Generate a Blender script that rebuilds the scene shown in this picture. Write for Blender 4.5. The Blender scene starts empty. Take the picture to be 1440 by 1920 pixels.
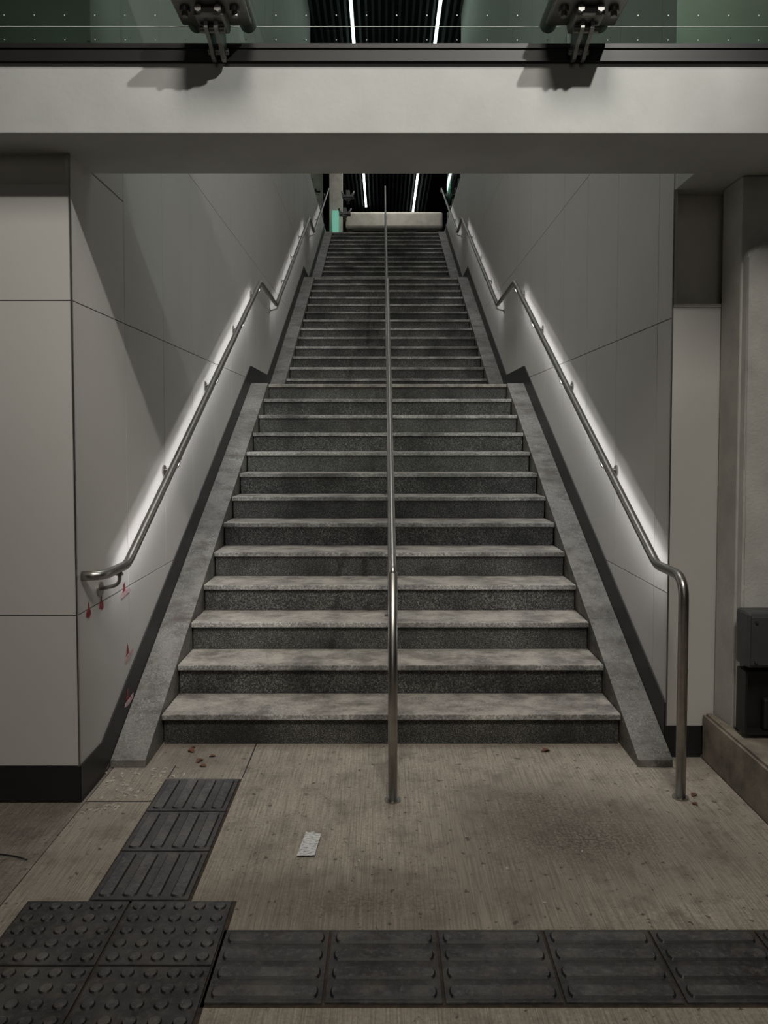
import bpy, bmesh, random
from math import *
from mathutils import Vector, Matrix
random.seed(7)
C=bpy.context.scene.collection
sc=bpy.context.scene
try:
    sc.view_settings.view_transform='Standard'; sc.view_settings.look='None'
except Exception: pass

# ---------------------------------------------------------------- materials
def newmat(n):
    m=bpy.data.materials.new(n); m.use_nodes=True
    nt=m.node_tree; b=nt.nodes['Principled BSDF']
    return m,nt,b
def N(nt,t,**k):
    n=nt.nodes.new(t)
    for a,v in k.items():
        if a in n.inputs: n.inputs[a].default_value=v
        else: setattr(n,a,v)
    return n
def coords(nt,scale=(1,1,1)):
    tc=N(nt,'ShaderNodeTexCoord'); mp=N(nt,'ShaderNodeMapping'); mp.inputs['Scale'].default_value=scale
    nt.links.new(tc.outputs['Object'],mp.inputs['Vector']); return mp.outputs['Vector']
def wcoords(nt,scale=(1,1,1)):
    tc=N(nt,'ShaderNodeNewGeometry'); mp=N(nt,'ShaderNodeMapping'); mp.inputs['Scale'].default_value=scale
    nt.links.new(tc.outputs['Position'],mp.inputs['Vector']); return mp.outputs['Vector']
def noise(nt,vec,scale,detail=4,rough=.55):
    n=N(nt,'ShaderNodeTexNoise'); n.inputs['Scale'].default_value=scale; n.inputs['Detail'].default_value=detail
    n.inputs['Roughness'].default_value=rough; nt.links.new(vec,n.inputs['Vector']); return n.outputs['Fac']
def ramp(nt,fac,stops):
    r=N(nt,'ShaderNodeValToRGB'); e=r.color_ramp.elements
    while len(e)<len(stops): e.new(.5)
    for i,(p,c) in enumerate(stops):
        e[i].position=p; e[i].color=(c[0],c[1],c[2],1) if hasattr(c,'__len__') else (c,c,c,1)
    nt.links.new(fac,r.inputs['Fac']); return r.outputs['Color']
def mix(nt,a,b,fac,mode='MIX'):
    m=N(nt,'ShaderNodeMix'); m.data_type='RGBA'; m.blend_type=mode
    if isinstance(fac,(int,float)): m.inputs[0].default_value=fac
    else: nt.links.new(fac,m.inputs[0])
    for i,v in ((6,a),(7,b)):
        if isinstance(v,tuple): m.inputs[i].default_value=(*v,1)
        else: nt.links.new(v,m.inputs[i])
    return m.outputs[2]
def bump(nt,b,h,strength=.3,dist=.01):
    n=N(nt,'ShaderNodeBump'); n.inputs['Strength'].default_value=strength; n.inputs['Distance'].default_value=dist
    nt.links.new(h,n.inputs['Height']); nt.links.new(n.outputs['Normal'],b.inputs['Normal'])
def simple(n,col,rough=.6,metal=0,var=.15,scale=6,bs=0):
    m,nt,b=newmat(n); v=coords(nt)
    f=noise(nt,v,scale,6)
    lo=tuple(c*(1-var) for c in col); hi=tuple(min(1,c*(1+var)) for c in col)
    nt.links.new(ramp(nt,f,[(.3,lo),(.7,hi)]),b.inputs['Base Color'])
    b.inputs['Roughness'].default_value=rough; b.inputs['Metallic'].default_value=metal
    if bs: bump(nt,b,noise(nt,v,scale*12,4),bs,.004)
    return m
def granite(n,lo,mid,hi,sc_=190,dust=None,rough=.7,big=(.35,1.5),f2c=(.7,1.3),dirt=0):
    m,nt,b=newmat(n); v=wcoords(nt)
    f=noise(nt,v,sc_,2,.75)
    c=ramp(nt,f,[(.38,lo),(.5,mid),(.62,hi)])
    f2=noise(nt,v,sc_*.4,2,.6)
    c=mix(nt,c,ramp(nt,f2,[(.4,f2c[0]),(.6,f2c[1])]),1.0,'MULTIPLY')
    bg=noise(nt,v,1.9,6,.6)
    c=mix(nt,c,ramp(nt,bg,[(.36,big[0]),(.62,big[1])]),1.0,'MULTIPLY')
    if dust:
        d=noise(nt,v,7,7,.7)
        c=mix(nt,c,dust,ramp(nt,d,[(.36,.1),(.62,.8)]))
    if dirt:
        d=noise(nt,wcoords(nt,(1,1.6,1.6)),4.3,9,.75)
        c=mix(nt,c,(.06,.05,.04),ramp(nt,d,[(.47,0.),(.64,dirt)]))
    nt.links.new(c,b.inputs['Base Color']); b.inputs['Roughness'].default_value=rough
    bump(nt,b,f,.2,.002)
    return m
M={}
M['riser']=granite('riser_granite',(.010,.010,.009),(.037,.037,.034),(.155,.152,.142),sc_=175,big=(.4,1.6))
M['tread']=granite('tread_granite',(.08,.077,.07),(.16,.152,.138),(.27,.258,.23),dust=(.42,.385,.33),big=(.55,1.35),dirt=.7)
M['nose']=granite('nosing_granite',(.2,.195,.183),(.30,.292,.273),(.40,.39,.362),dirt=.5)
M['curb']=granite('curb_granite',(.06,.06,.057),(.125,.122,.115),(.24,.235,.22),sc_=150,dust=(.19,.18,.16),big=(.4,1.5),f2c=(.75,1.25),dirt=.85)
M['panel']=simple('wall_panel',(.54,.525,.495),.42,0,.04,1.2)
M['joint']=simple('panel_joint',(.04,.04,.04),.8)
M['conc']=simple('beam_concrete',(.50,.51,.49),.75,0,.10,3,.2)
M['conc2']=simple('column_concrete',(.48,.47,.43),.8,0,.16,5,.5)
M['conc3']=simple('recess_concrete',(.56,.54,.47),.8,0,.12,3,.3)
M['plaster']=simple('column_plaster',(.56,.555,.52),.8,0,.14,6,.5)
M['black']=simple('black_skirting',(.012,.012,.012),.45)
M['dirt']=simple('joint_dirt',(.045,.032,.022),.95,0,.5,30)
M['dark']=simple('dark_paint',(.01,.0105,.0105),.6)
M['slat']=simple('ceiling_slat_paint',(.10,.11,.11),.5)
M['steel']=simple('brushed_steel',(.40,.385,.36),.34,1,.1,30)
M['castm']=simple('cast_steel',(.24,.236,.225),.5,1,.1,30)
M['dot']=simple('frit_white',(.6,.65,.6),.6)
M['grey']=simple('grey_enamel',(.06,.063,.066),.5)
M['beige']=simple('beige_paint',(.66,.62,.54),.55)
M['red']=simple('red_tape',(.22,.02,.03),.6,0,.5,60)
M['pink']=simple('pink_tape',(.5,.34,.35),.6,0,.3,60)
M['leaf']=simple('dry_leaf',(.13,.055,.03),.8,0,.4,40)
M['chip']=simple('chip_stone',(.40,.365,.31),.9,0,.4,60)
M['plinth']=simple('plinth_concrete',(.22,.19,.15),.9,0,.5,7,.6)
# tactile rubber
def rubber(n,k):
    m,nt,b=newmat(n); v=wcoords(nt)
    f=noise(nt,v,4,9,.75); g=noise(nt,v,60,5,.7); d=noise(nt,v,11,8,.75)
    S=lambda t:tuple(x*k for x in t)
    c=mix(nt,ramp(nt,f,[(.38,S((.018,.018,.021))),(.52,S((.046,.046,.05))),(.64,S((.09,.088,.084)))]),S((.14,.128,.115)),ramp(nt,g,[(.5,0.),(.7,.6)]))
    c=mix(nt,c,S((.11,.089,.068)),ramp(nt,d,[(.48,0.),(.66,.5)]))
    nt.links.new(c,b.inputs['Base Color']); b.inputs['Roughness'].default_value=.5; bump(nt,b,g,.5,.002)
    return m
M['rubber']=rubber('tactile_rubber',.8); M['rubside']=rubber('tactile_rubber_edge_shade',.15); M['rubtop']=rubber('tactile_rubber_top_lit',1.25)  # sides darkened and tops lightened: relief shading put into the colour
# floor concrete (brushed)
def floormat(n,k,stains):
    m,nt,b=newmat(n); v=coords(nt)
    wob=N(nt,'ShaderNodeMapping'); wob.inputs['Scale'].default_value=(170,4.0,1)
    nt.links.new(v,wob.inputs['Vector'])
    br=noise(nt,wob.outputs['Vector'],1,4,.65)
    big=noise(nt,v,1.3,6,.6); med=noise(nt,v,6,8,.75); fine=noise(nt,v,80,5,.75)
    c=ramp(nt,big,[(.3,(.25*k,.216*k,.175*k)),(.7,(.37*k,.325*k,.268*k))])
    c=mix(nt,c,ramp(nt,br,[(.35,.58),(.62,1.34)]),.65,'MULTIPLY')
    c=mix(nt,c,ramp(nt,fine,[(.35,.65),(.62,1.28)]),.6,'MULTIPLY')
    c=mix(nt,c,(.10*k,.082*k,.064*k),ramp(nt,med,[(.49,0.),(.70,.7)]))
    c=mix(nt,c,(.46*k,.415*k,.355*k),ramp(nt,fine,[(.64,0.),(.76,.35)]))
    spk=noise(nt,v,30,3,.6)
    c=mix(nt,c,(.05,.04,.032),ramp(nt,spk,[(.63,0.),(.69,.8)]))
    def patch(c,x,y,sx_,sy_,amt):
        tc=N(nt,'ShaderNodeTexCoord'); mp=N(nt,'ShaderNodeMapping'); mp.inputs['Location'].default_value=(-x*sx_,-y*sy_,0); mp.inputs['Scale'].default_value=(sx_,sy_,1)
        nt.links.new(tc.outputs['Object'],mp.inputs['Vector'])
        gr=N(nt,'ShaderNodeTexGradient'); gr.gradient_type='SPHERICAL'; nt.links.new(mp.outputs['Vector'],gr.inputs['Vector'])
        st=N(nt,'ShaderNodeMath'); st.operation='MULTIPLY'; nt.links.new(gr.outputs['Fac'],st.inputs[0])
        nt.links.new(ramp(nt,fine,[(.40,.15),(.56,amt)]),st.inputs[1])
        return mix(nt,c,(.07,.056,.044),st.outputs[0])
    for s in stains: c=patch(c,*s)
    nt.links.new(c,b.inputs['Base Color']); b.inputs['Roughness'].default_value=.85; bump(nt,b,br,.7,.004)
    return m
M['floor']=floormat('brushed_concrete',1.0,[(.75,2.85,1.3,2.2,1.0),(.62,3.15,2.2,3,.8),(-.1,2.45,1.2,4,.8),(-1.0,3.6,2.5,3,.7),(-1.2,2.8,3,1.5,.4)])
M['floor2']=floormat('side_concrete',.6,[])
# paper
m,nt,b=newmat('printed_paper'); w=noise(nt,coords(nt,(60,190,1)),1,2)
nt.links.new(ramp(nt,w,[(.5,(.68,.68,.66)),(.58,(.32,.32,.31))]),b.inputs['Base Color']); b.inputs['Roughness'].default_value=.7; M['paper']=m
def emis(n,col,s):
    m,nt,b=newmat(n); b.inputs['Base Color'].default_value=(.8,.8,.8,1)
    b.inputs['Emission Color'].default_value=(*col,1); b.inputs['Emission Strength'].default_value=s; return m
M['led0']=emis('led_light_lower',(.97,.97,1),38)
M['led1']=emis('led_light_middle',(.97,.97,1),22)
M['led2']=emis('led_light_upper',(.97,.97,1),15)
M['tube']=emis('tube_light',(.94,1,.97),7)
M['teal']=emis('teal_glow',(.05,.6,.38),.4)
# glass
def glassmat(n,tint,ior):
    m=bpy.data.materials.new(n); m.use_nodes=True; nt=m.node_tree; nt.nodes.clear()
    o=N(nt,'ShaderNodeOutputMaterial'); tr=N(nt,'ShaderNodeBsdfTransparent'); tr.inputs['Color'].default_value=(*tint,1)
    gl=N(nt,'ShaderNodeBsdfGlossy'); gl.inputs['Roughness'].default_value=.03; gl.inputs['Color'].default_value=(.8,.9,.85,1)
    fr=N(nt,'ShaderNodeFresnel'); mx=N(nt,'ShaderNodeMixShader'); fr.inputs['IOR'].default_value=ior
    nt.links.new(fr.outputs[0],mx.inputs[0]); nt.links.new(tr.outputs[0],mx.inputs[1]); nt.links.new(gl.outputs[0],mx.inputs[2]); nt.links.new(mx.outputs[0],o.inputs[0])
    return m
M['glass']=glassmat('green_glass',(.655,.735,.70),1.4)
M['glass2']=glassmat('coated_green_glass',(.35,.5,.45),1.06)

# ---------------------------------------------------------------- helpers
def link(name,me,mats,parent=None):
    o=bpy.data.objects.new(name,me); C.objects.link(o)
    for mm in mats: me.materials.append(M[mm])
    if parent: o.parent=parent
    return o
def finish(bm,name,mats,parent=None,smooth=False,origin=None):
    bmesh.ops.recalc_face_normals(bm,faces=bm.faces)
    if origin is not None: bmesh.ops.translate(bm,verts=bm.verts,vec=-Vector(origin))
    me=bpy.data.meshes.new(name); bm.to_mesh(me); bm.free()
    if smooth:
        for p in me.polygons: p.use_smooth=True
    o=link(name,me,mats if isinstance(mats,(list,tuple)) else [mats],parent)
    if origin is not None:
        o.location=Vector(origin)-(parent.location if parent else Vector())
    return o
def B(bm,x0,x1,y0,y1,z0,z1,mi=0,bev=0):
    r=bmesh.ops.create_cube(bm,size=1)['verts']
    for v in r:
        v.co=Vector(((x0+x1)/2+v.co.x*(x1-x0),(y0+y1)/2+v.co.y*(y1-y0),(z0+z1)/2+v.co.z*(z1-z0)))
    fs=set(f for v in r for f in v.link_faces)
    for f in fs: f.material_index=mi
    if bev:
        es=list(set(e for v in r for e in v.link_edges))
        res=bmesh.ops.bevel(bm,geom=es,offset=bev,segments=2,affect='EDGES',profile=.5)
        for f in res['faces']: f.material_index=mi
def box(name,x0,x1,y0,y1,z0,z1,mat,parent=None,bev=0):
    bm=bmesh.new(); B(bm,x0,x1,y0,y1,z0,z1,0,bev)
    return finish(bm,name,mat,parent,origin=((x0+x1)/2,(y0+y1)/2,z0))
def EX(bm,poly,x0,x1,mi=0):
    a=[bm.verts.new((x0,y,z)) for y,z in poly]; b_=[bm.verts.new((x1,y,z)) for y,z in poly]
    fs=[bm.faces.new(a),bm.faces.new(b_[::-1])]
    n=len(poly)
    for i in range(n): fs.append(bm.faces.new((a[i],b_[i],b_[(i+1)%n],a[(i+1)%n])))
    for f in fs: f.material_index=mi
def cyl(bm,p,q,r,n=16,r2=None):
    p=Vector(p);q=Vector(q); d=q-p
    res=bmesh.ops.create_cone(bm,cap_ends=True,segments=n,radius1=r,radius2=r if r2 is None else r2,depth=d.length)
    mt=Matrix.Translation((p+q)/2)@d.to_track_quat('Z','Y').to_matrix().to_4x4()
    bmesh.ops.transform(bm,matrix=mt,verts=res['verts'])
def path(pts,fil=.08,seg=8):
    pts=[Vector(p) for p in pts]; out=[pts[0]]
    for i in range(1,len(pts)-1):
        a,b_,c=pts[i-1],pts[i],pts[i+1]
        f=fil if not hasattr(fil,'__len__') else fil[i]
        d1=min(f,(a-b_).length*.45); d2=min(f,(c-b_).length*.45)
        s=b_+(a-b_).normalized()*d1; e=b_+(c-b_).normalized()*d2
        for k in range(seg+1):
            t=k/seg; out.append(s*(1-t)**2+b_*2*t*(1-t)+e*t*t)
    out.append(pts[-1]); return out
def TUBE(bm,P,r,n=16,cap=True):
    rings=[]; up=Vector((1,0,0))
    for i,p in enumerate(P):
        t=(P[min(i+1,len(P)-1)]-P[max(i-1,0)]).normalized()
        u=up-t*up.dot(t)
        if u.length<1e-3: u=Vector((0,0,1))-t*t.z
        u.normalize(); up=u; w=t.cross(u)
        rings.append([bm.verts.new(p+(u*cos(2*pi*k/n)+w*sin(2*pi*k/n))*r) for k in range(n)])
    for a,b_ in zip(rings,rings[1:]):
        for k in range(n): bm.faces.new((a[k],a[(k+1)%n],b_[(k+1)%n],b_[k])).smooth=True
    if cap: bm.faces.new(rings[0]); bm.faces.new(rings[-1][::-1])
def empty(name,loc,label,cat,group=None):
    e=bpy.data.objects.new(name,None); e.empty_display_size=.1; e.location=loc; C.objects.link(e)
    tag(e,label,cat,group); return e
def tag(o,label,cat,group=None):
    o["label"]=label; o["category"]=cat
    if group: o["group"]=group
    return o
def reparent(o,p):
    o.parent=p; o.location=o.location-p.location
def struct(o): o["kind"]="structure"; return o

# ---------------------------------------------------------------- stair data
T=.30; R=.16095; HW=1.1665; XW=1.345
flights=[(3.73,0,13),(8.70,13,13),(13.40,26,12)]   # first nosing Y, base riser index, risers
ends=[f[0]+(f[2]-1)*T for f in flights]            # 7.33, 12.30, 16.70
ZT=38*R
# ---------------------------------------------------------------- floor
bm=bmesh.new()
B(bm,-1.32,1.515,-3,4.2,-.2,0,0)
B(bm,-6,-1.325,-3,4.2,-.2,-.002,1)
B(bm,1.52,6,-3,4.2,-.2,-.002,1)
B(bm,-3,3,16.98,26,ZT-.3,ZT-.005,2)
floor=struct(finish(bm,'floor',['floor','floor2','dark']))
def inlay(n,x0,x1,y0,y1,m='black'):
    return struct(box('trim_%d'%n,x0,x1,y0,y1,-.002,.0012,m))
inlay(1,-.692,-.687,3.37,3.75); inlay(2,-1.035,-1.030,3.37,3.50); inlay(3,-1.32,-1.035,3.145,3.150)
inlay(4,-.545,1.5,1.985,2.307,'dirt') ; inlay(5,-1.241,-.535,1.824,2.456,'dirt'); inlay(6,-1.038,-.689,2.445,3.357,'dirt')
# ---------------------------------------------------------------- staircase
stair=empty('staircase',(0,3.73,0),'long granite staircase in three flights with dusty treads','staircase')
def part(name,bm,mats):
    o=finish(bm,name,mats); o.parent=stair; o.location=-stair.location; return o
for (y0,base,n) in flights:
    for k in range(n):
        y=y0+k*T; z=(base+k+1)*R
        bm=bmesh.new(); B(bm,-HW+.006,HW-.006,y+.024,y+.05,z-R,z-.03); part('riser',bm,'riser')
        if k<n-1:
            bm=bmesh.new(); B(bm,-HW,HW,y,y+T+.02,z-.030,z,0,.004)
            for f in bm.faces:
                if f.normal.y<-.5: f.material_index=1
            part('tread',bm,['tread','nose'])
nx=[8.72,13.42,17.0]
for i,(y0,base,n) in enumerate(flights):
    z=(base+n)*R; y=ends[i]
    bm=bmesh.new()
    B(bm,-HW,HW,y,y+.33,z-.032,z,0,.004)
    B(bm,-XW+.004,XW-.004,y+.05,nx[i],z-.2,z-.001)
    part('landing',bm,['tread'])
S=R/T
def curb(side,y0,base,n):
    zb=base*R; z1=(base+n)*R; ye=y0+(n-1)*T
    off=.008
    top=lambda y: zb+R+(y-y0)*S+off
    ys=y0-.25
    cuts=[ys,y0+.62,y0+1.72,y0+2.75,ye-.02]
    for a,b_ in zip(cuts,cuts[1:]):
        g=.003
        last=b_==cuts[-1]
        poly=[(a+g,max(zb,top(a)-.42)),(a+g,min(top(a),z1+.03))]
        if last: poly+=[((z1+.008-zb-R-off)/S+y0,z1+.008),(ye+.03,z1+.008),(ye+.03,z1-.3)]
        else: poly+=[(b_-g,top(b_)),(b_-g,max(zb,top(b_)-.42))]
        if a==ys: poly=[(ys,zb),(ys,top(ys)-.0),(b_-g,top(b_)),(b_-g,zb)]
        bm=bmesh.new()
        x0,x1=(-1.335,-HW-.004) if side<0 else (HW+.004,1.335)
        EX(bm,poly,x0,x1)
        part('curb',bm,'curb')
for f in flights:
    for s in (-1,1): curb(s,*f)
# ---------------------------------------------------------------- walls
zj=[.0,.807,2.14,3.33,4.6,5.9,7.2,9.2]; g=.0025
yj=[3.15,3.79]
while yj[-1]<13.2: yj.append(yj[-1]+.66)
yj[-1]=13.6
def side_wall(s,ystart):
    bm=bmesh.new(); X=lambda a,b_:(min(s*a,s*b_),max(s*a,s*b_))
    def BB(xa,xb,*r): x=X(xa,xb); B(bm,x[0],x[1],*r)
    yb=3.42 if s<0 else 3.67
    BB(XW+.02,2.9,yb,13.6,0,9.2,2)
    BB(XW+.02,2.9,13.6,17.2,0,6.25,2)
    BB(XW,XW+.03,13.6,17.2,3.3,6.25,0)
    for a,b_ in zip(yj,yj[1:]):
        if b_<=ystart+.1: continue
        a=max(a,ystart)
        for c,d in zip(zj,zj[1:]):
            if a<3.4 and d>2.744:
                if c<2.744: BB(XW,XW+.02,a+g,b_-g,c+g,2.744,0); c=2.75
                BB(XW,XW+.02,3.40,b_-g,c+g,d-g,0)
            else: BB(XW,XW+.02,a+g,b_-g,c+g,d-g,0)
    if s<0:
        BB(XW+.02,2.9,3.176,3.42,0,2.6,1)
        BB(XW+.02,2.9,3.165,3.42,2.6,2.744,2)
        for c,d in ((.155,.807),(.807,2.14),(2.14,2.62)):
            BB(XW+.004,2.9,3.15,3.175,c+g,d-g,0)
    else:
        BB(XW+.02,1.9,3.626,3.66,0,2.18,1)
        BB(XW+.004,1.60,3.60,3.625,.155,2.19,0)
        BB(XW+.004,1.60,3.595,3.64,2.19,2.205,0)
    return finish(bm,'wall_left' if s<0 else 'wall_right',['panel','joint','conc3'])
wl=struct(side_wall(-1,3.15)); wr=struct(side_wall(1,3.60))
struct(box('trim_7',-XW-.003,-XW+.003,3.144,3.152,.155,2.744,'steel'))
struct(box('trim_8',XW-.003,XW+.003,3.594,3.602,.1,2.744,'steel'))
def skirting(s,front):
    bm=bmesh.new(); x0,x1=sorted((s*(XW-.008),s*(XW+.004)))
    H=.178
    zl=lambda y,f:f[1]*R+R+(y-f[0])*S+H
    top=[(front,.158),(flights[0][0]-(R+H-.158)/S,.158)]
    if top[0][0]>top[1][0]: top=[(front,zl(front,flights[0]))]
    for i,f in enumerate(flights):
        zt=(f[1]+f[2])*R+H
        top.append((ends[i],zt))
        if i<2:
            f2=flights[i+1]; top.append((f2[0]-R/S,zt))
    for a,b_ in zip(top,top[1:]):
        EX(bm,[(a[0],a[1]),(b_[0],b_[1]),(b_[0],b_[1]-.5),(a[0],max(0,a[1]-.5))],x0,x1)
    if s<0: B(bm,-2.9,-XW+.004,3.142,3.16,0,.155)
    else: B(bm,XW-.004,1.515,3.592,3.61,0,.155)
    return finish(bm,'baseboard_left' if s<0 else 'baseboard_right','black')
struct(skirting(-1,3.145)); struct(skirting(1,3.60))
# right hand concrete column and plaster jacket
col=empty('concrete_column',(1.9,3.5,0),'pale concrete column with rounded plaster casing beside the panel wall','column')
bm=bmesh.new(); B(bm,1.575,2.9,3.40,3.592,.0,2.742,0,.006)
o=finish(bm,'shaft','conc2'); reparent(o,col)
bm=bmesh.new()
x0,x1,z0,z1,r=1.585,2.9,.23,2.42,.05
prof=[(x0,z0)]+[(x0+r-r*cos(t*pi/2/6),z1-r+r*sin(t*pi/2/6)) for t in range(7)]+[(x1,z1),(x1,z0)]
a=[bm.verts.new((x,3.345,z)) for x,z in prof]; b_=[bm.verts.new((x,3.402,z)) for x,z in prof]
bm.faces.new(a); bm.faces.new(b_[::-1])
for i in range(len(prof)): bm.faces.new((a[i],b_[i],b_[(i+1)%len(prof)],a[(i+1)%len(prof)]))
bmesh.ops.bevel(bm,geom=[e for e in bm.edges if all(abs(v.co.y-3.345)<1e-4 for v in e.verts)],offset=.012,segments=3,affect='EDGES')
o=finish(bm,'casing','plaster'); reparent(o,col)
# plinth
bm=bmesh.new(); 
pts=[(1.52,1.9),(2.9,1.9),(2.9,3.34),(1.57,3.34),(1.57,3.585),(1.52,3.585)]
lo=[bm.verts.new((x,y,0)) for x,y in pts]; hi=[bm.verts.new((x,y,.225)) for x,y in pts]
bm.faces.new(lo); bm.faces.new(hi)
for i in range(6): bm.faces.new((lo[i],lo[(i+1)%6],hi[(i+1)%6],hi[i]))
bmesh.ops.bevel(bm,geom=[e for e in bm.edges if all(v.co.z>.1 for v in e.verts)],offset=.012,segments=2,affect='EDGES')
tag(finish(bm,'concrete_plinth','plinth'),'low rough concrete plinth at the column foot','plinth')
# electrical boxes
eb=empty('junction_box',(1.7,3.28,.55),'dark grey enamelled junction box fixed to the column','electrical box')
o=box('body',1.555,1.95,3.225,3.343,.555,.80,'grey',None,.012); reparent(o,eb)
o=box('cover',1.565,1.94,3.214,3.224,.57,.785,'grey',None,.004); reparent(o,eb)
for zz in (.59,.765):
    bm=bmesh.new(); cyl(bm,(1.585,3.206,zz),(1.585,3.216,zz),.007)
    o=finish(bm,'screw','castm'); reparent(o,eb)
mb=empty('socket_box',(1.62,3.3,.28),'black open socket box below the junction box','electrical box')
bm=bmesh.new(); B(bm,1.565,1.95,3.315,3.343,.245,.53); B(bm,1.565,1.575,3.26,3.315,.245,.53); B(bm,1.575,1.95,3.26,3.315,.52,.53); B(bm,1.575,1.95,3.26,3.315,.245,.255)
o=finish(bm,'housing','black'); reparent(o,mb)
o=box('cable_gland',1.66,1.72,3.28,3.314,.256,.40,'dark',None,.01); reparent(o,mb)

# ---------------------------------------------------------------- beam + balustrade
ZS=2.744; ZB=3.01
bm=bmesh.new(); B(bm,-4,4,2.94,3.385,ZS,ZB,0,.004); B(bm,XW+.004,2.9,3.38,3.665,ZS,ZB,0)  # rear box is an added filler that keeps lamp spill off the recess
tag(finish(bm,'concrete_beam','conc'),'pale grey painted concrete beam spanning the stair opening','beam')
bal=empty('glass_balustrade',(0,3.0,ZB),'green tinted glass balustrade in a black channel above the beam','balustrade')
bm=bmesh.new(); B(bm,-4,4,2.93,2.955,ZB,3.08); B(bm,-4,4,3.04,3.07,ZB,3.08); B(bm,-4,4,2.955,3.04,ZB,3.03)
B(bm,-4,4,2.922,2.932,ZB,3.016); B(bm,-4,4,2.924,2.932,3.06,3.064)
o=finish(bm,'channel','black'); reparent(o,bal)
for a,b_ in ((-4,-.686),(-.68,.68),(.686,4)):
    bm=bmesh.new(); B(bm,a,b_,2.985,2.997,3.03,4.1); o=finish(bm,'glass_pane','glass'); reparent(o,bal)
bm=bmesh.new(); cyl(bm,(-4,2.975,3.166),(4,2.975,3.166),.0017,6)
o=finish(bm,'pane_edge_line','dot'); reparent(o,bal)  # thin white rod stands in for the glass edge line and its reflection
bm=bmesh.new()
for i in range(70):
    for zz in (3.12,3.215):
        x=-4+i*.118; cyl(bm,(x,2.9835,zz),(x,2.9845,zz),.0026,8)
o=finish(bm,'frit_dot','dot'); reparent(o,bal); o["kind"]="stuff"
def clamp(loc,label):
    # local frame: y=0 rear hub plane, the body reaches ~0.17 toward -y
    e=empty('glass_clamp',loc,label,'bracket','steel glass clamps')
    def P(name,bm,mat='castm'):
        o=finish(bm,name,mat,None); o.parent=e; return o
    for x in (-.018,.018):
        bm=bmesh.new()
        poly=[(-.11,.10),(-.11,.13),(.04,.15),(.05,.08),(.04,.050),(.012,.048),(-.04,.078)]
        EX(bm,poly,x-.007,x+.007)
        P('fin',bm)
    bm=bmesh.new(); B(bm,-.055,.055,-.14,-.01,.125,.165,0,.012); cyl(bm,(-.045,-.08,.108),(.045,-.08,.108),.012); cyl(bm,(-.038,.02,.08),(.038,.02,.08),.011)
    B(bm,-.045,.045,-.11,.03,.184,.34,0,.012)
    P('hub',bm)
    bm=bmesh.new(); B(bm,-.13,.13,-.18,.0,.164,.184,0,.006); P('flange',bm)
    for s in (-1,1):
        bm=bmesh.new()
        TUBE(bm,path([(s*.03,-.05,.225),(s*.08,-.05,.225),(s*.12,-.03,.27),(s*.14,.0,.34)],.03),.022,12)
        cyl(bm,(s*.10,-.13,.222),(s*.10,.10,.222),.032,20); cyl(bm,(s*.10,-.145,.222),(s*.10,-.13,.222),.016,6)
        P('arm',bm)
        bm=bmesh.new(); cyl(bm,(s*.09,-.12,.166),(s*.09,-.12,.147),.019,16); cyl(bm,(s*.09,-.12,.147),(s*.09,-.12,.132),.012,6); P('bolt',bm)
        bm=bmesh.new(); cyl(bm,(s*.035,-.155,.145),(s*.035,-.135,.145),.013,6); P('bolt',bm)
    return e
for x in (-.665,.70): clamp((x,2.87,2.948),'polished steel spider clamp holding the glass above the beam')
for p in ((-.93,17.5,6.53),(-.86,17.5,6.92)):
    clamp(p,'small steel spider clamp at the top of the stairs')

# ---------------------------------------------------------------- ceiling
bm=bmesh.new(); B(bm,-4,4,3.42,26,9.21,9.3,1)
x=-1.33
while x<1.34:
    B(bm,x,x+.045,4,26,9.10,9.20,0); x+=.12
struct(finish(bm,'ceiling',['slat','dark']))
struct(box('wall_back',-4,4,26,26.2,6,9.3,'dark'))
for x,ye in ((-.60,24.5),(.94,25.2)):
    e=empty('tube_lamp',(x,12,9.05),'long white linear lamp under dark slatted ceiling','lamp','linear ceiling lamps')
    bm=bmesh.new(); B(bm,x-.035,x+.035,5,ye,9.06,9.10); o=finish(bm,'housing','dark'); reparent(o,e)
    bm=bmesh.new(); B(bm,x-.028,x+.028,5,ye,9.04,9.062); o=finish(bm,'diffuser','tube'); reparent(o,e)
tag(box('painted_column',-1.33,-1.02,18.0,18.3,ZT-.3,9.2,'beige',None,.01),'beige painted column at the top landing','column')
bb=empty('parapet_beam',(.2,18.3,6.4),'cream horizontal box beam behind the top step','beam')
bm=bmesh.new(); B(bm,-.95,1.40,18.2,18.5,6.62,7.02,0,.06); o=finish(bm,'rail','beige'); reparent(o,bb)
for a,b_ in ((-.9,-.8),(1.25,1.35),(.45,.75)):
    bm=bmesh.new(); B(bm,a,b_,18.3,18.4,ZT,6.62); o=finish(bm,'support','grey'); reparent(o,bb)
tag(box('lit_glass_panel',-1.25,-1.10,17.9,17.93,ZT,6.95,'teal'),'teal glowing glass panel beside the cream column','glass panel')
for s in (-1,1):
    e=empty('side_balustrade',(s*1.42,15,6.25),'green tinted glass guard above the upper stair wall','balustrade','upper glass guards')
    bm=bmesh.new(); x0,x1=sorted((s*1.40,s*1.412)); B(bm,x0,x1,13.65,17.1,6.25,7.5); o=finish(bm,'glass_pane','glass2'); reparent(o,e)
    for y in (14.4,15.6,16.8):
        bm=bmesh.new(); B(bm,min(s*1.38,s*1.43),max(s*1.38,s*1.43),y,y+.05,6.25,6.5,0,.004)
        o=finish(bm,'shoe','castm'); reparent(o,e)

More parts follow.
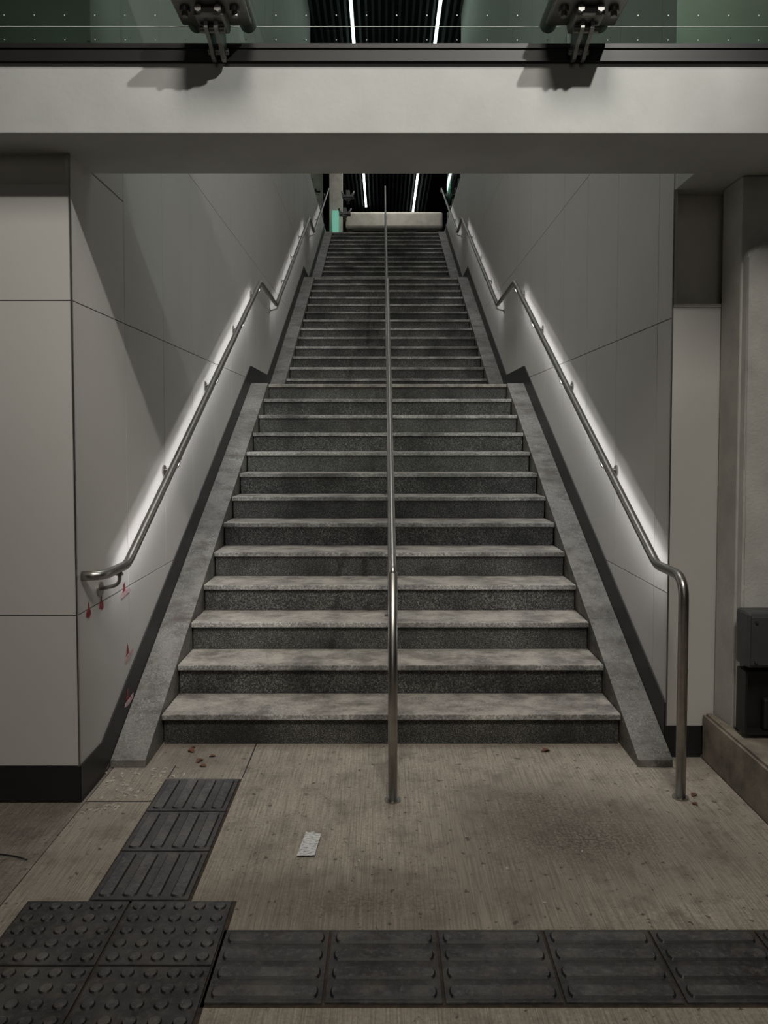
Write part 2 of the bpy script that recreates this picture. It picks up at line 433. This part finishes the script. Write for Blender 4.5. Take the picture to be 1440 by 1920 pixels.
# ---------------------------------------------------------------- handrails
prof=[(3.50,.965),(7.42,3.10),(8.52,3.07),(12.38,5.17),(13.18,5.15),(16.78,7.09),(17.0,7.09)]
def zr(y,pr=prof):
    for a,b_ in zip(pr,pr[1:]):
        if a[0]<=y<=b_[0]: return a[1]+(b_[1]-a[1])*(y-a[0])/(b_[0]-a[0])
    return pr[0][1]
RR=.0215
def led(s,X,parent):
    for i,(a0,b0) in enumerate(((3.56,7.36),(8.60,12.32),(13.26,16.7))):
        P=[Vector((X,y,zr(y))) for y in (a0,b0)]
        bm=bmesh.new(); rows=[]
        t=(P[1]-P[0]).normalized()
        for p in P:
            dn=Vector((0,t.z,-t.y)); w=Vector((s,0,0))
            row=[]
            for ang in (-30,-13,4,20):
                a=radians(ang); row.append(bm.verts.new(p+(dn*cos(a)+w*sin(a))*RR*1.04))
            rows.append(row)
        for k in range(3): bm.faces.new((rows[0][k],rows[0][k+1],rows[1][k+1],rows[1][k]))
        o=finish(bm,'led_strip','led%d'%i); reparent(o,parent)
def bracket(s,X,y,parent):
    z=zr(y); bm=bmesh.new(); xw=s*XW
    TUBE(bm,path([(X,y,z-.02),(X,y-.0,z-.075),(xw,y,z-.095)],.04),.0085,10)
    cyl(bm,(xw,y,z-.095),(xw-s*.008,y,z-.095),.034,20); cyl(bm,(X,y,z-.02),(X,y,z-.03),.018,14)
    o=finish(bm,'bracket','steel'); reparent(o,parent)
by=[3.4,4.42,5.47,6.5,7.36,8.6,9.6,10.6,11.6,12.3,13.3,14.4,15.5,16.6]
XL=-1.252
hl=empty('handrail',(XL,3.5,.96),'wall-mounted stainless handrail with glowing underside strip, ending beside stickers','handrail','stair handrails')
bm=bmesh.new(); P=path([(-XW+.002,3.20,.968),(XL-.004,3.22,.968),(XL,3.50,.965)]+[(XL,y,z) for y,z in prof[1:]]+[(-XW+.005,17.0,7.09)],[0,.06,.05,.06,.06,.06,.06,.06,.04,.04])
TUBE(bm,P,RR); o=finish(bm,'rail','steel'); reparent(o,hl)
led(-1,XL,hl)
for y in by: bracket(-1,XL,y,hl)
XR=1.252
hr=empty('handrail',(XR,3.18,0),'stainless handrail with glowing underside strip and floor post','handrail','stair handrails')
bm=bmesh.new(); P=path([(XR,3.18,0),(XR,3.18,.967),(XR,3.5,.965)]+[(XR,y,z) for y,z in prof[1:]]+[(XW-.005,17.0,7.09)],[0,.10,.05,.06,.06,.06,.06,.04,.04,.04])
TUBE(bm,P,RR); o=finish(bm,'rail','steel'); reparent(o,hr)
bm=bmesh.new(); cyl(bm,(XR,3.18,0),(XR,3.18,.006),.035,24); o=finish(bm,'base_plate','steel'); reparent(o,hr)
led(1,XR,hr)
for y in by[1:]: bracket(1,XR,y,hr)
hc=empty('central_handrail',(0,3.16,0),'freestanding stainless handrail dividing the stairs, with floor posts','handrail')
pc=[(3.165,1.0),(7.40,3.13),(8.5,3.12),(12.36,5.2),(13.16,5.19),(16.76,7.14)]
bm=bmesh.new(); P=path([(0,3.162,.95)]+[(0,y,z) for y,z in pc]+[(0,17.0,7.14),(0,17.0,ZT)],[0,.02]+[.06]*6+[.06])
TUBE(bm,P,.0155); o=finish(bm,'rail','steel'); reparent(o,hc)
bm=bmesh.new(); cyl(bm,(0,3.16,0),(0,3.16,.99),.0205,24)
for f in bm.faces:
    if abs(f.normal.z)<.5: f.smooth=True
o=finish(bm,'post','steel'); reparent(o,hc)
bm=bmesh.new(); cyl(bm,(0,3.16,0),(0,3.16,.005),.036,24); o=finish(bm,'base_plate','steel'); reparent(o,hc)
for (y0,base,n) in flights:
    for k in (3,7,11):
        if k>n-1: continue
        y=y0+(k-1)*T+.16; z=(base+k)*R
        bm=bmesh.new(); cyl(bm,(0,y,z),(0,y,zr(y,pc)-.01),.0145); cyl(bm,(0,y,z),(0,y,z+.006),.034,20); o=finish(bm,'post','steel'); reparent(o,hc)

# ---------------------------------------------------------------- tactile tiles
def tile_mesh(kind,w,d):
    bm=bmesh.new(); B(bm,-w/2,w/2,-d/2,d/2,0,.007,0,.002)
    if kind=='dome':
        for j in range(5):
            for i in range(5):
                x=-w/2+w*(i+.5)/5; y=-d/2+d*(j+.5)/5
                n=20; rings=[]
                for rr,zz in ((.0205,.0068),(.0165,.0115),(.013,.0124),(.006,.0129)):
                    rings.append([bm.verts.new((x+rr*cos(2*pi*q/n),y+rr*sin(2*pi*q/n),zz)) for q in range(n)])
                for ri,(A_,B_) in enumerate(zip(rings,rings[1:])):
                    for q in range(n):
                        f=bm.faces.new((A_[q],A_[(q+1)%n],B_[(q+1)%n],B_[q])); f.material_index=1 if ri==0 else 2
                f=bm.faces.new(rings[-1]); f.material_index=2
    else:
        L,Wd=(w,d) if kind=='x' else (d,w)
        for i in range(4):
            c=-Wd/2+Wd*(i+.5)/4; hl_=L/2-.012; r=.025
            pts=[]
            for k in range(9): a=-pi/2+pi*k/8; pts.append((hl_-r*.5+r*.5*cos(a),c+r*sin(a)))
            for k in range(9): a=pi/2+pi*k/8; pts.append((-hl_+r*.5+r*.5*cos(a),c+r*sin(a)))
            def V(p,z,sh):
                x,y=p; cx=max(-hl_+r,min(hl_-r,x)); x=cx+(x-cx)*sh; y=c+(y-c)*sh
                return (x,y,z) if kind=='x' else (y,x,z)
            lo=[bm.verts.new(V(p,.0068,1)) for p in pts]; hi=[bm.verts.new(V(p,.0125,.80)) for p in pts]
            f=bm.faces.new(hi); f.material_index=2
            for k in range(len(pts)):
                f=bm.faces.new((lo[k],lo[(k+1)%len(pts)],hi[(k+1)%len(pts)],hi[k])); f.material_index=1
    bmesh.ops.recalc_face_normals(bm,faces=bm.faces)
    me=bpy.data.meshes.new('tactile_paving_tile'); bm.to_mesh(me); bm.free()
    for k in ('rubber','rubside','rubtop'): me.materials.append(M[k])
    return me
def tiles(kind,cells,label,grp):
    me=tile_mesh(kind,cells[0][1]-cells[0][0]-.008,cells[0][3]-cells[0][2]-.008)
    for c in cells:
        o=bpy.data.objects.new('tactile_paving_tile',me); C.objects.link(o)
        o.location=((c[0]+c[1])/2,(c[2]+c[3])/2,.0014); o.rotation_euler=(0,0,random.uniform(-.006,.006)); tag(o,label,'tactile tile',grp)
tiles('x',[(-.54+.334*i,-.54+.334*(i+1),1.99,2.30) for i in range(6)],'black rubber tactile tile with raised guiding bars','guiding bar tiles in the walkway')
tiles('y',[(-1.032,-.695,2.45+.3*i,2.75+.3*i) for i in range(3)],'black rubber tactile tile with bars leading to the stairs','guiding bar tiles toward the stairs')
tiles('dome',[(-1.235+.345*i,-.89+.345*i,1.83+.31*j,2.14+.31*j) for i in range(2) for j in range(2)],'black rubber tactile tile with raised warning domes','warning dome tiles')

# ---------------------------------------------------------------- litter
bm=bmesh.new()
pl=[(-.032,-.09),(.026,-.085),(.034,.075),(.012,.078),(.008,.095),(-.006,.085),(-.02,.09)]
vs=[bm.verts.new((x,y,.002+.006*abs(sin(y*17)))) for x,y in pl]; f=bm.faces.new(vs)
r=bmesh.ops.extrude_face_region(bm,geom=[f]); bmesh.ops.translate(bm,verts=[v for v in r['geom'] if isinstance(v,bmesh.types.BMVert)],vec=(0,0,.0006))
o=tag(finish(bm,'paper_slip','paper'),'torn white printed paper slip lying on concrete','paper'); o.location=(-.325,2.80,.001); o.rotation_euler=(0,0,-.02); o.scale=(1.15,.95,1)
def leaf(x,y,s,rot,z=0.002):
    bm=bmesh.new(); n=7; L=[];Rr=[];Mi=[]
    for i in range(n+1):
        t=i/n; w=.5*sin(pi*t)**.7*(1+.25*sin(i*2.3)); zz=.12*sin(pi*t)
        Mi.append(bm.verts.new((t-.5,0,zz*.5))); L.append(bm.verts.new((t-.5,w*.6,zz+.1*w))); Rr.append(bm.verts.new((t-.5,-w*.6,zz+.2*w)))
    for i in range(n):
        bm.faces.new((Mi[i],Mi[i+1],L[i+1],L[i])); bm.faces.new((Mi[i],Rr[i],Rr[i+1],Mi[i+1]))
    bmesh.ops.remove_doubles(bm,verts=bm.verts,dist=.002)
    bmesh.ops.scale(bm,vec=(s,s,s),verts=bm.verts)
    o=finish(bm,'dry_leaf','leaf'); o.location=(x,y,z); o.rotation_euler=(0,0,rot)
    tag(o,'curled brown dry leaf lying on the concrete','leaf','fallen leaves')
leaf(.77,3.66,.055,.4); leaf(-.93,3.55,.05,1.2); leaf(-1.0,3.66,.05,2.4); leaf(-.88,3.60,.035,.2); leaf(1.32,3.2,.04,.7); leaf(1.29,3.12,.03,2)
leaf(-1.0,3.70,.03,1); leaf(-.9,3.49,.04,2.8)
base=None
for i in range(130):
    if i<95: x,y=random.uniform(-1.29,-.97)+random.gauss(0,.02),random.uniform(3.05,3.48)
    else: x,y=random.uniform(-.6,1.4),random.uniform(2.4,3.6)
    if -1.04<x<-.69 and y<3.36: x-=.2
    if base is None:
        bm=bmesh.new(); bmesh.ops.create_icosphere(bm,subdivisions=1,radius=.006)
        for v in bm.verts: v.co*=random.uniform(.6,1.3); v.co.z*=.5
        base=finish(bm,'stone_chip','chip'); o=base
    else:
        o=base.copy(); C.objects.link(o)
    s=random.uniform(.5,2.4)*(1 if i<95 else .7); o.scale=(s,s*random.uniform(.6,1),s*.6); o.location=(x,y,.002); o.rotation_euler=(0,0,random.uniform(0,6))
    tag(o,'small loose chip of concrete rubble on the floor','rubble','loose concrete chips')
bm=bmesh.new(); TUBE(bm,path([(-1.7,2.735,.004),(-1.5,2.74,.004),(-1.42,2.725,.004),(-1.36,2.70,.004)],.05),.0025,8)
tag(finish(bm,'cable','black'),'thin black cable end lying on the floor','cable')
def sticker(y,z,k,x=.0015):
    e=empty('marking_sticker',(-XW,y,z),'torn red marker with pink tape stuck to the wall panel' if k else 'small torn red marker stuck to the wall panel','sticker','wall marking stickers')
    J=lambda a:a+random.uniform(-.007,.007)
    bm=bmesh.new()
    EX(bm,[(J(p),J(q)) for p,q in [(-.026,-.024),(.0,-.03),(.026,-.024),(.018,.0),(.006,.012),(.004,.04),(-.006,.034),(-.008,.008),(-.018,.0)]],x-.001,x+.001); o=finish(bm,'marker','red'); o.parent=e
    if k:
        bm=bmesh.new(); EX(bm,[(J(p),J(q)) for p,q in [(-.05,-.038),(.0,-.034),(.08,-.024),(.075,-.004),(.03,-.006),(-.04,-.016)]],x+.001,x+.0025); o=finish(bm,'tape','pink'); o.parent=e
sticker(3.27,.80,0); sticker(3.42,.80,0); sticker(3.72,.80,1); sticker(3.76,.47,1); sticker(3.73,.25,1,.0095)

# ---------------------------------------------------------------- lights
def area(n,loc,target,size,power,col,sy=None,spread=None):
    l=bpy.data.lights.new(n,'AREA'); l.shape='RECTANGLE'; l.size=size; l.size_y=sy or size; l.energy=power; l.color=col
    if spread: l.spread=radians(spread)
    o=bpy.data.objects.new(n,l); C.objects.link(o); o.location=loc
    o.rotation_euler=(Vector(target)-Vector(loc)).to_track_quat('-Z','Y').to_euler(); return o
l=bpy.data.lights.new('street_lamp_light','SPOT'); l.energy=310; l.spot_size=radians(64); l.spot_blend=.6; l.shadow_soft_size=.045; l.color=(1,.975,.92)
o=bpy.data.objects.new('street_lamp_light',l); C.objects.link(o); o.location=(1.5,.3,5.0)
o.rotation_euler=Vector((-1.8,3.7,-1.7)).to_track_quat('-Z','Y').to_euler()
area('front_fill_light',(.2,-1.6,7.5),(.1,3.7,.2),1.8,32,(1,.94,.85),None,58)  # added soft fill from high in front, no fixture of the place
area('low_fill_light',(-.5,-6.5,3.4),(.3,4,1.6),2.5,10,(1,.96,.88),None,120)  # low frontal fill, added to lift the camera-facing surfaces
area('overhead_fill_light',(0,6.0,9.03),(0,6.6,4),.8,38,(.98,1,.98),4,80)  # unseen panel added above the flights to brighten the treads
area('parapet_fill_light',(.2,17.2,9.0),(.2,18.2,6.8),.5,12,(1,.98,.92),.5,110)  # small lamp added only to brighten the cream beam
w=bpy.data.worlds.new('night'); sc.world=w; w.use_nodes=True
w.node_tree.nodes['Background'].inputs[0].default_value=(.8,.88,1,1); w.node_tree.nodes['Background'].inputs[1].default_value=.007

# ---------------------------------------------------------------- camera
cd=bpy.data.cameras.new('camera'); cam=bpy.data.objects.new('camera',cd); C.objects.link(cam); sc.camera=cam
cam.location=(-.04021,0,1.5643); cam.rotation_euler=(pi/2-.04125,0,-.00085)
cd.sensor_width=36; cd.lens=1397.59/1920*36; cd.shift_y=(878.8-960)/1920; cd.clip_start=.05
